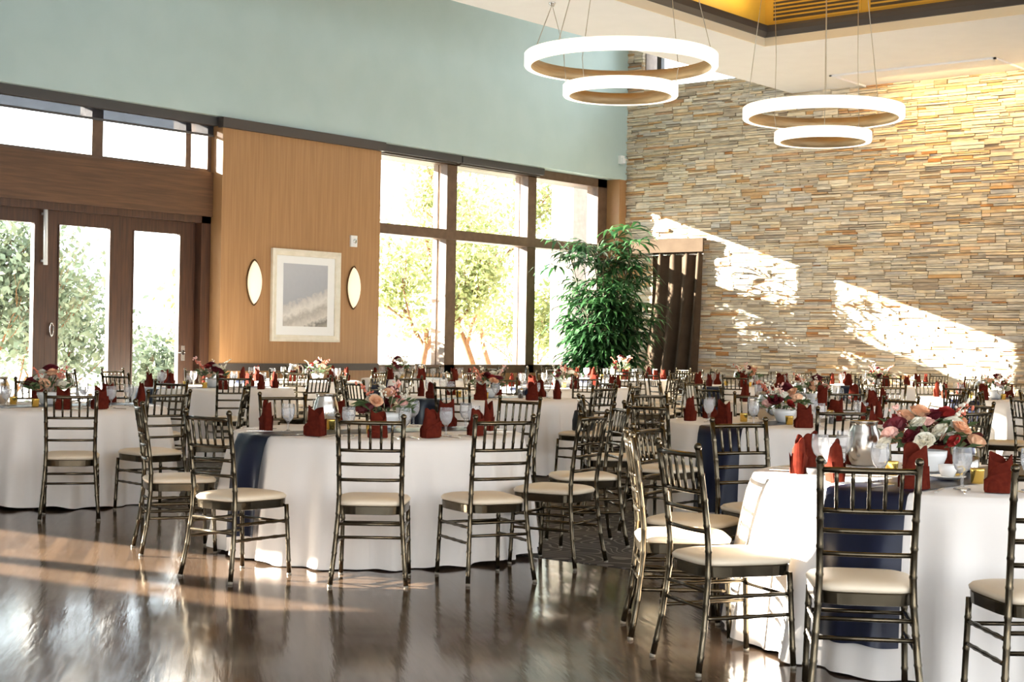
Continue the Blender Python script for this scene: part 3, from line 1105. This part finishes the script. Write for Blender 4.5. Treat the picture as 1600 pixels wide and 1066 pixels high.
def cloth_mesh(R, ph, nf_=17, flare=0.085, amp=0.06, nth=168):
    b = MB()
    rings = [0.0]
    rows = []
    for r in (0.05, 0.5, 0.85, 0.97):
        rows.append([(R * r * math.cos(2 * PI * k / nth), R * r * math.sin(2 * PI * k / nth), TZ) for k in range(nth)])
    rows.append([((R + 0.002) * math.cos(2 * PI * k / nth), (R + 0.002) * math.sin(2 * PI * k / nth), TZ - 0.004) for k in range(nth)])
    for i in range(1, 13):
        v = (i / 12.0) ** 1.2
        row = []
        for k in range(nth):
            th = 2 * PI * k / nth
            hem = 0.012 + 0.012 * math.sin(3 * th + ph) + 0.01 * math.sin(nf_ * th + ph + 1)
            z = TZ - 0.006 - v * (TZ - 0.006 - max(0.006, hem))
            r = drape_r(R, th, v, ph, nf_, flare, amp)
            row.append((r * math.cos(th), r * math.sin(th), z))
        rows.append(row)
    b.loft(rows, cap0=True, cap1=False)
    return b.mesh('tablecloth', 'cloth')


def runner_mesh(R, ph, wd, ang, nf_=17, flare=0.085, amp=0.06, hem=0.13):
    """satin strip lying across the cloth and hanging down both sides"""
    b = MB()
    nw = 32
    ca, sa = math.cos(ang), math.sin(ang)

    def pt(x, s):
        # s: -1..1 across the top, beyond that down the drape
        e = math.sqrt(max(0.01, (R + 0.012) ** 2 - x * x))
        if abs(s) <= 1:
            yl, zz = s * e, TZ + 0.005
            xx = x
        else:
            v = (abs(s) - 1)
            sg = 1 if s > 0 else -1
            th_l = math.atan2(sg * e, x)
            th = th_l + ang
            r = drape_r(R, th, v, ph, nf_, flare, amp) + 0.012 + 0.014 * min(1, v * 4)
            sc_ = r / R
            xx, yl = x * (1 + 0.3 * (sc_ - 1)), sg * math.sqrt(max(0.01, r * r - (x * (1 + 0.3 * (sc_ - 1))) ** 2))
            zz = TZ + 0.003 - v * (TZ - 0.006) + 0.006 * math.sin(x * 30)
        return (xx * ca - yl * sa, xx * sa + yl * ca, zz)
    vmax = 1 - hem / TZ
    ss = [-1 - vmax * (1 - i / 10) for i in range(10)] + [-1.012] + [-0.98 + 1.96 * i / 10 for i in range(11)] + [1.012] + [1 + vmax * (i + 1) / 10 for i in range(10)]
    rows = [[pt(-wd / 2 + wd * i / nw, s) for i in range(nw + 1)] for s in ss]
    vs = [p for r_ in rows for p in r_]
    fs = []
    for j in range(len(rows) - 1):
        for i in range(nw):
            fs.append((j * (nw + 1) + i, j * (nw + 1) + i + 1, (j + 1) * (nw + 1) + i + 1, (j + 1) * (nw + 1) + i))
    b.add(vs, fs, True)
    return b.mesh('table_runner', 'navy')


# ------------------------------------------------------------------ tableware
def napkin_mesh(var):
    rg = random.Random(100 + var)
    b = MB()
    n = 28
    peak = [0.0, 0.5, -0.6, 1.1][var % 4]
    H = 0.165 + 0.01 * (var % 3)

    def layer(sx, sy, h0, h1, ph, lean):
        out, inn = [], []
        for k in range(n):
            a = 2 * PI * k / n
            e = 0.62
            c, s = math.cos(a), math.sin(a)
            x = sx * math.copysign(abs(c) ** e, c)
            y = sy * math.copysign(abs(s) ** e, s)
            t = 0.5 + 0.5 * math.cos(a - ph)
            t2 = 0.5 + 0.5 * math.cos(2 * (a - ph))
            h = h0 + (h1 - h0) * (0.9 * t ** 1.1 + 0.1 * t2)
            out.append((x, y, h))
        rows = []
        for v in (0.0, 0.35, 0.7, 1.0):
            pinch = 1 - 0.25 * v ** 2
            rows.append([(x * pinch + lean * v * v, y * (pinch - 0.1 * v), h * v) for x, y, h in out])
        for v in (1.0, 0.6, 0.2):
            pinch = (1 - 0.25 * v ** 2) * 0.86
            rows.append([(x * pinch + lean * v * v, y * (pinch - 0.1 * v) * 0.8, h * v * 0.99) for x, y, h in out])
        b.loft(rows, smooth=False, cap0=False, cap1=True)
    layer(0.06, 0.036, 0.095, H, peak, 0.006)
    layer(0.05, 0.024, 0.12, H * 1.06, peak + PI * 0.75, -0.008)
    # the slanting fold across the front
    for s in (-1, 1):
        vs = [(-0.063, s * 0.026, 0.004), (0.063, s * 0.026, 0.004), (0.056, s * 0.034, 0.1), (-0.04, s * 0.038, 0.07), (-0.063, s * 0.028, 0.05)]
        b.add(vs, [(0, 1, 2, 3, 4) if s < 0 else (4, 3, 2, 1, 0)])
    return b.mesh('folded_napkin', 'rust')


NAPKINS = [napkin_mesh(i) for i in range(4)]

b = MB()
b.lathe([(0.001, 0.0), (0.036, 0.0), (0.036, 0.003), (0.01, 0.009), (0.005, 0.02), (0.007, 0.035), (0.005, 0.05), (0.012, 0.066), (0.03, 0.085), (0.04, 0.115), (0.041, 0.14), (0.037, 0.175)], 20)
GOB = b.mesh('bowl', 'glass')
b = MB()
b.lathe([(0.001, 0.07), (0.011, 0.069), (0.028, 0.087), (0.037, 0.115), (0.038, 0.14), (0.037, 0.15), (0.001, 0.15)], 16)
WAT = b.mesh('water', 'water')

b = MB()
b.lathe([(0.001, 0.0), (0.058, 0.0), (0.07, 0.02), (0.083, 0.07), (0.085, 0.11), (0.076, 0.16), (0.062, 0.195), (0.066, 0.215), (0.07, 0.22), (0.064, 0.218), (0.056, 0.2), (0.001, 0.17)], 28)
PIT = b.mesh('body', 'steel')
b = MB()
b.tube([(-0.06, 0, 0.195), (-0.1, 0, 0.205), (-0.13, 0, 0.17), (-0.132, 0, 0.11), (-0.115, 0, 0.07), (-0.082, 0, 0.055)], [0.008, 0.01, 0.01, 0.01, 0.009, 0.007], 8)
PIH = b.mesh('handle', 'steel')
b = MB()
b.loft([[(0.055 + 0.03 * t, s * 0.028 * (1 - t), 0.2 + 0.022 * t) for s in (-1, -0.5, 0, 0.5, 1)] for t in (0, 0.5, 1)], cap0=False, cap1=False)
PIS = b.mesh('spout', 'steel')

b = MB()
b.lathe([(0.001, 0.0), (0.027, 0.0), (0.03, 0.055), (0.033, 0.065), (0.03, 0.065), (0.026, 0.05), (0.001, 0.045)], 18)
VOT = b.mesh('cup', 'gold')
b = MB()
b.lathe([(0.001, 0.04), (0.024, 0.04), (0.024, 0.052), (0.001, 0.052)], 14)
VOW = b.mesh('candle', 'amber')
b = MB()
b.lathe([(0.001, 0.0), (0.021, 0.0), (0.023, 0.02), (0.018, 0.07), (0.018, 0.078)], 12)
SHB = b.mesh('body', 'glass')
b = MB()
b.lathe([(0.02, 0.077), (0.02, 0.09), (0.012, 0.102), (0.001, 0.104)], 12)
SHC = b.mesh('cap', 'steel')
b = MB()
b.lathe([(0.001, 0.002), (0.017, 0.002), (0.017, 0.05), (0.001, 0.05)], 10)
SHS = b.mesh('salt', 'porcelain')
SHP = b.mesh('pepper', 'blind')
b = MB()
b.lathe([(0.001, 0.0), (0.045, 0.0), (0.075, 0.012), (0.08, 0.014), (0.074, 0.016), (0.04, 0.006), (0.001, 0.006)], 24)
SAU = b.mesh('saucer', 'porcelain')
b = MB()
b.lathe([(0.001, 0.006), (0.025, 0.006), (0.04, 0.04), (0.042, 0.065), (0.039, 0.065), (0.034, 0.03), (0.001, 0.02)], 20)
CUP = b.mesh('cup', 'porcelain')
b = MB()
b.tube([(0.04, 0, 0.055), (0.062, 0, 0.06), (0.072, 0, 0.045), (0.06, 0, 0.025), (0.034, 0, 0.02)], 0.0045, 8)
CUH = b.mesh('handle', 'gold')
b = MB()
b.box(-0.004, 0.004, -0.1, 0.02, 0.0, 0.004)
b.box(-0.011, 0.011, 0.02, 0.045, 0.0, 0.005)
for k in range(4):
    b.box(-0.011 + k * 0.0061, -0.0085 + k * 0.0061, 0.045, 0.095, 0.001, 0.006)
FORK = b.mesh('fork', 'steel')
b = MB()
b.box(-0.0055, 0.0055, -0.11, 0.0, 0.0, 0.006)
b.loft([[(-0.006, 0.0, 0.001), (0.006, 0.0, 0.001), (0.006, 0.0, 0.004), (-0.006, 0.0, 0.004)], [(-0.008, 0.07, 0.001), (0.008, 0.07, 0.001), (0.008, 0.07, 0.003), (-0.008, 0.07, 0.003)],
        [(0.002, 0.115, 0.001), (0.007, 0.115, 0.001), (0.007, 0.115, 0.003), (0.002, 0.115, 0.003)]], smooth=False)
KNIFE = b.mesh('knife', 'steel')
b = MB()
b.lathe([(0.001, 0), (0.034, 0), (0.042, 0.012), (0.044, 0.03), (0.04, 0.03), (0.036, 0.012), (0.001, 0.01)], 18)
DISH = b.mesh('butter_dish', 'blind')
b = MB()
for i in range(24):
    pass
b.lathe([(0.001, 0.0), (0.034, 0.0), (0.038, 0.01), (0.04, 0.075), (0.037, 0.075), (0.034, 0.02), (0.001, 0.018)], 28)
SUG = b.mesh('sugar_holder', 'steel')


def rose_mesh(name, m, R, seed, openness=1.0):
    rg = random.Random(seed)
    b = MB()
    for li, (cnt, tilt, sz) in enumerate([(3, 0.1, 0.5), (4, 0.3, 0.72), (5, 0.52, 0.9), (6, 0.78, 1.0)]):
        for k in range(cnt):
            a = 2 * PI * (k + 0.5 * (li % 2)) / cnt + rg.uniform(-0.15, 0.15)
            tl = tilt * openness + rg.uniform(-0.08, 0.08)
            ca, sa = math.cos(a), math.sin(a)

            def pet(u, v, ca=ca, sa=sa, tl=tl, sz=sz):
                s = (u - 0.5) * 2
                wdt = R * 0.85 * sz * math.sin(min(1, 0.25 + v) * PI * 0.62) * s
                rad = R * (0.12 + 0.16 * sz) + R * sz * 0.95 * v * math.sin(tl * (0.35 + 0.75 * v)) - 0.35 * R * s * s * (1 - 0.3 * v)
                z = R * (1.12 - 0.3 * sz) * v * math.cos(tl * (0.35 + 0.75 * v)) + 0.1 * R * (1 - s * s) * v
                return (rad * ca - wdt * sa, rad * sa + wdt * ca, z - 0.25 * R)
            b.grid(pet, 4, 4)
    b.sphere((0, 0, 0.05 * R), 0.3 * R, 8, 5)
    return b.mesh(name, m)


ROSES = {k: rose_mesh('bloom', k, R, i) for i, (k, R) in enumerate((('burgundy', 0.055), ('red', 0.04), ('peach', 0.045), ('blush', 0.038), ('ivory', 0.042), ('coral', 0.035)))}


def greens_mesh(seed, n=80, rad=0.17):
    rg = random.Random(seed)
    b = MB()
    for k in range(n):
        a = rg.uniform(0, 2 * PI)
        r = rad * math.sqrt(rg.random()) * 0.95
        p = Vector((r * math.cos(a), r * math.sin(a), rg.uniform(-0.02, 0.09) * (1.2 - r / rad * 0.5)))
        d = Vector((math.cos(a), math.sin(a), rg.uniform(-0.2, 1.0))).normalized()
        s = d.cross(Vector((rg.uniform(-1, 1), rg.uniform(-1, 1), 1))).normalized()
        L, W = rg.uniform(0.05, 0.11), rg.uniform(0.012, 0.02)
        q = p + d * L
        mid = p + d * L * 0.5 + Vector((0, 0, 0.008))
        b.add([p, mid + s * W, q, mid - s * W], [(0, 1, 2, 3)])
    return b.mesh('greenery', 'leaf_floral')


GREENS = [greens_mesh(1), greens_mesh(2)]


def sprig_mesh(seed, m):
    rg = random.Random(seed)
    b = MB()
    p = Vector((0, 0, 0))
    d = Vector((0.5, 0, 1)).normalized()
    pts = [p + d * t + Vector((0.03 * t * t * 40, 0, 0)) for t in (0, 0.05, 0.1, 0.15, 0.2)]
    b.tube(pts, 0.0018, 5)
    for k in range(16):
        q = pts[rg.choice((2, 3, 4))] + Vector((rg.uniform(-0.022, 0.022), rg.uniform(-0.022, 0.022), rg.uniform(-0.02, 0.025)))
        b.sphere(q, rg.uniform(0.006, 0.01), 6, 4)
    return b.mesh('berry_sprig', m)


SPRIGS = [sprig_mesh(1, 'coral'), sprig_mesh(2, 'ivory'), sprig_mesh(3, 'blush')]
b = MB()
b.lathe([(0.001, 0.0), (0.05, 0.0), (0.062, 0.012), (0.085, 0.07), (0.088, 0.1), (0.083, 0.1), (0.078, 0.075), (0.001, 0.06)], 28)
BOWL = b.mesh('bowl', 'porcelain')


def centerpiece(x, y, label, seed, nb=12, spread=0.15, tall=0.0, kinds=None):
    rg = random.Random(seed)
    t = thing('flower_centerpiece', label, 'flowers', (x, y, TZ + 0.005), rg.uniform(0, 6), 'floral centerpieces')
    put('bowl', BOWL, t)
    put('greenery', rg.choice(GREENS), t, (0, 0, 0.11 + tall * 0.4), rg.uniform(0, 6), 0.6 + 0.35 * spread / 0.15)['kind'] = 'stuff'
    kinds = kinds or ['burgundy', 'ivory', 'peach', 'red', 'ivory', 'blush', 'burgundy', 'peach', 'ivory']
    for k in range(nb):
        a = k * 2.4 + rg.uniform(-0.3, 0.3)
        r = spread * math.sqrt((k + 0.3) / nb)
        z = 0.115 + (0.12 + tall) * (1 - (r / spread) ** 2) + rg.uniform(-0.015, 0.03)
        o = put('bloom', ROSES[kinds[k % len(kinds)]], t, (r * math.cos(a), r * math.sin(a), z), (rg.uniform(-0.3, 0.3) - 0.8 * r / spread * math.sin(a), 0.8 * r / spread * math.cos(a), rg.uniform(0, 6)), rg.uniform(0.95, 1.2))
    for k in range(5):
        a = rg.uniform(0, 6.28)
        put('berry_sprig', SPRIGS[k % 3], t, (0.06 * math.cos(a), 0.06 * math.sin(a), 0.13 + tall * 0.6), a, rg.uniform(0.8, 1.1))
    return t


# ------------------------------------------------------------------ the tables and everything on and around them
SIDES = ['near', 'near right', 'right', 'far right', 'far', 'far left', 'left', 'near left']


def side_name(cx, cy, ang):
    rel = ang - math.atan2(-cy, -cx)
    return SIDES[round(math.degrees(rel) / 45) % 8]


def table(key, cx, cy, phrase, runner=True, R=0.92, chairs=None, jit=0.0, skip=(), near=False, detail=True, flower=None, pit=None, seed=1, nb=15, tall=0.0, spread=0.15, rang=0.0, shakers=True):
    rg = random.Random(seed * 7 + 3)
    ph = seed * 1.3
    t = thing('round_table', 'round table under a white floor-length cloth, the ' + phrase, 'table', (cx, cy, 0.004 if cy > 7.45 else 0), 0, 'round banquet tables')
    put('tablecloth', cloth_mesh(R, ph, nth=200 if near else 120), t)
    if runner:
        r = put('table_runner', runner_mesh(R, ph, 0.36, rang), None, (cx, cy, 0))
        tag(r, 'navy satin runner draped across the ' + phrase, 'table runner', 'navy table runners')
    spots = []
    if chairs:
        for x, y, ang, side in chairs:
            spots.append((math.atan2(y - cy, x - cx), side, (x, y, math.radians(ang))))
    else:
        base = math.atan2(-cy, -cx) + jit
        for k in range(8):
            a = base + k * PI / 4
            nm = side_name(cx, cy, a)
            if nm in skip:
                spots.append((a, nm, None))
                continue
            aa = a + rg.uniform(-0.09, 0.09)
            rr = R + 0.4 + rg.uniform(-0.03, 0.08)
            spots.append((a, nm, (cx + rr * math.cos(aa), cy + rr * math.sin(aa), aa + PI + rg.uniform(-0.22, 0.22))))
    zt = TZ + 0.003
    for i, (a, nm, c) in enumerate(spots):
        if c:
            chair(c[0], c[1], c[2], 'pewter chair on the %s side of the %s' % (nm, phrase), 'pewter ballroom chairs', detail)
        ca, sa = math.cos(a), math.sin(a)
        a2 = a + rg.uniform(-0.05, 0.05)
        o = put('folded_napkin', rg.choice(NAPKINS), None, (cx + (R - 0.2) * math.cos(a2), cy + (R - 0.2) * math.sin(a2), zt + 0.001), a2 + PI / 2 + rg.uniform(-0.5, 0.5), rg.uniform(0.95, 1.08))
        tag(o, 'rust napkin at the %s setting of the %s' % (nm, phrase), 'napkin', 'rust red folded napkins')
        ag = a + 0.27
        g = thing('water_goblet', 'water goblet at the %s setting of the %s' % (nm, phrase), 'glass', (cx + (R - 0.3) * math.cos(ag), cy + (R - 0.3) * math.sin(ag), zt + 0.001), 0, 'water goblets')
        put('bowl', GOB, g)
        if detail:
            put('water', WAT, g)
        if near:
            for nme, me, da, lab in (('fork', FORK, -0.17, 'silver fork'), ('knife', KNIFE, 0.15, 'silver knife')):
                o = put(nme, me, None, (cx + (R - 0.17) * math.cos(a + da), cy + (R - 0.17) * math.sin(a + da), zt + 0.002), a + da + PI / 2)
                tag(o, '%s at the %s setting of the %s' % (lab, nm, phrase), nme, nme + 's on the tables')
    fx, fy = flower if flower else (cx, cy)
    centerpiece(fx, fy, 'mixed flower centerpiece in white bowl on the ' + phrase, seed, nb, spread, tall)
    px, py = pit if pit else (cx - 0.3, cy + 0.25)
    p = thing('water_pitcher', 'bulbous steel water pitcher on the ' + phrase, 'pitcher', (px, py, zt + 0.003), rg.uniform(0, 6), 'steel water pitchers')
    put('body', PIT, p)
    put('handle', PIH, p)
    put('spout', PIS, p)
    for k, (dx, dy) in enumerate(((0.2, -0.28), (-0.24, -0.2))):
        v = thing('votive_cup', 'gold votive cup %s of the flowers on the %s' % (('right', 'left')[k], phrase), 'candle', (cx + dx, cy + dy, zt + 0.003), 0, 'gold votive cups')
        put('cup', VOT, v)
        put('candle', VOW, v)
    if shakers:
        for k, nme in enumerate(('salt', 'pepper')):
            s = thing(nme + '_shaker', 'small glass %s shaker with steel cap on the %s' % (nme, phrase), 'shaker', (cx + 0.28 + 0.055 * k, cy + 0.18 - 0.05 * k, zt + 0.003), 0, nme + ' shakers')
            put('body', SHB, s)
            put('cap', SHC, s)
            put(nme, (SHS, SHP)[k], s)
    return t


T1 = [(-5.985, 6.055, 130, 'near'), (-5.63, 6.581, 156, 'near right'), (-5.70, 7.33, -170, 'right'), (-6.1, 8.15, -128, 'far right'),
      (-6.64, 5.66, 92, 'near left'), (-7.68, 6.05, 60, 'left'), (-7.107, 8.48, -84, 'far'), (-8.238, 7.526, -20, 'far left')]
table('T1', -6.926, 7.054, 'front middle table', True, 0.92, T1, near=True, seed=1, flower=(-7.1, 7.3), pit=(-7.42, 7.05), nb=10, rang=-0.2)
T2 = [(-2.68, 5.34, 122, 'near'), (-3.40, 5.56, 61, 'near left'), (-3.92, 5.99, 40, 'left'), (-4.22, 6.54, 10, 'far left'),
      (-4.25, 7.3, -25, 'farthest left'), (-3.66, 8.02, -60, 'far'), (-2.09, 5.55, 132, 'near right')]
table('T2', -2.89, 6.72, 'front right table', True, 0.93, T2, near=True, seed=2, flower=(-3.13, 6.91), pit=(-3.5, 6.98), nb=30, spread=0.23, tall=0.03)
T3 = [(-9.604, 6.59, 144, 'right'), (-9.75, 7.9, -150, 'far right'), (-10.2, 6.0, 118, 'near right'), (-11.2, 8.65, -80, 'far left'), (-10.3, 8.5, -118, 'far')]
T3 = [(-9.604, 6.59, 144, 'near right'), (-9.561, 7.275, 172, 'right'), (-10.0, 8.25, -135, 'far right'), (-10.747, 5.9, 100, 'near left'),
      (-11.3, 8.62, -74, 'far'), (-12.2, 8.0, -30, 'far left')]
table('T3', -10.936, 7.305, 'front left table', True, 0.92, T3, near=True, seed=3, flower=(-11.1, 7.38), pit=(-11.45, 7.15), nb=12, tall=0.04)
table('T5', -14.0, 11.5, 'table closest to the glass doors', seed=5, jit=0.1)
table('T6', -10.4, 12.2, 'table behind the front middle table', seed=6, jit=-0.15, skip=('near right',))
table('T7', -5.9, 10.43, 'table behind the front right table', seed=7, jit=0.15)
table('T9', -16.0, 14.6, 'table below the framed picture', seed=9, detail=False, nb=9, skip=('far left', 'left', 'far right'), flower=(-15.75, 14.8))
table('T10', -16.0, 17.2, 'table below the left window panes', seed=10, detail=False, nb=9, skip=('near left', 'far left', 'left', 'near'), flower=(-16.3, 17.0), tall=0.06)
table('T11', -12.4, 16.1, 'table midway between chandelier and palm', seed=11, detail=False, nb=9, jit=0.2)
table('T12', -15.0, 21.0, 'table before the tall palm', seed=12, detail=False, nb=9, jit=0.1, tall=0.12)
table('T13', -11.65, 19.5, 'table right of the brown drape', seed=13, detail=False, nb=9, jit=-0.1)
table('T14', -7.8, 14.4, 'table halfway to the stone wall', seed=14, detail=False, nb=9, jit=0.15)
table('T15', -7.3, 18.0, 'table far right by stone wall', seed=15, detail=False, nb=9, jit=-0.2)
table('T17', -11.0, 22.4, 'table close against the stone wall', skip=('near left',), seed=17, detail=False, nb=9, jit=0.1)
table('T20', -4.4, 14.7, 'table cut by the right picture edge', seed=20, detail=False, nb=9, jit=0.1)
chair(-8.95, 11.95, math.radians(176), 'pewter ballroom chair holding a black handbag on its cream seat', 'pewter ballroom chairs')
hb = thing('handbag', 'black handbag propped on a cream chair seat', 'bag', (-8.96, 11.935, 0.486), math.radians(176))
b = MB()
b.loft([[(x * k, y * k2, z) for x, y in outline(24, 0.11, 0.11, -0.06, 0.06)] for z, k, k2 in ((0.0, 0.9, 2.0), (0.01, 1.0, 2.15), (0.1, 0.95, 2.2), (0.19, 0.6, 2.0), (0.2, 0.3, 1.9))])
put('body', b.mesh('body', 'black'), hb)
b = MB()
b.tube([(0, -0.09, 0.18), (0, -0.08, 0.26), (0, 0.0, 0.31), (0, 0.08, 0.26), (0, 0.09, 0.18)], 0.007, 6)
put('strap', b.mesh('strap', 'black'), hb)

# a few extra pieces on the front right table
s = thing('cream_cup', 'white cup with gold handle on a saucer, front right table', 'cup', (-2.86, 6.52, TZ + 0.008), 0.4)
put('saucer', SAU, s)
put('cup', CUP, s)
put('handle', CUH, s)
tag(put('sugar_holder', SUG, None, (-2.95, 6.98, TZ + 0.009)), 'small steel sugar holder on the front right table runner', 'holder')
tag(put('butter_dish', DISH, None, (-3.4, 6.3, TZ + 0.004)), 'small dark butter dish at left on the front right table', 'dish')
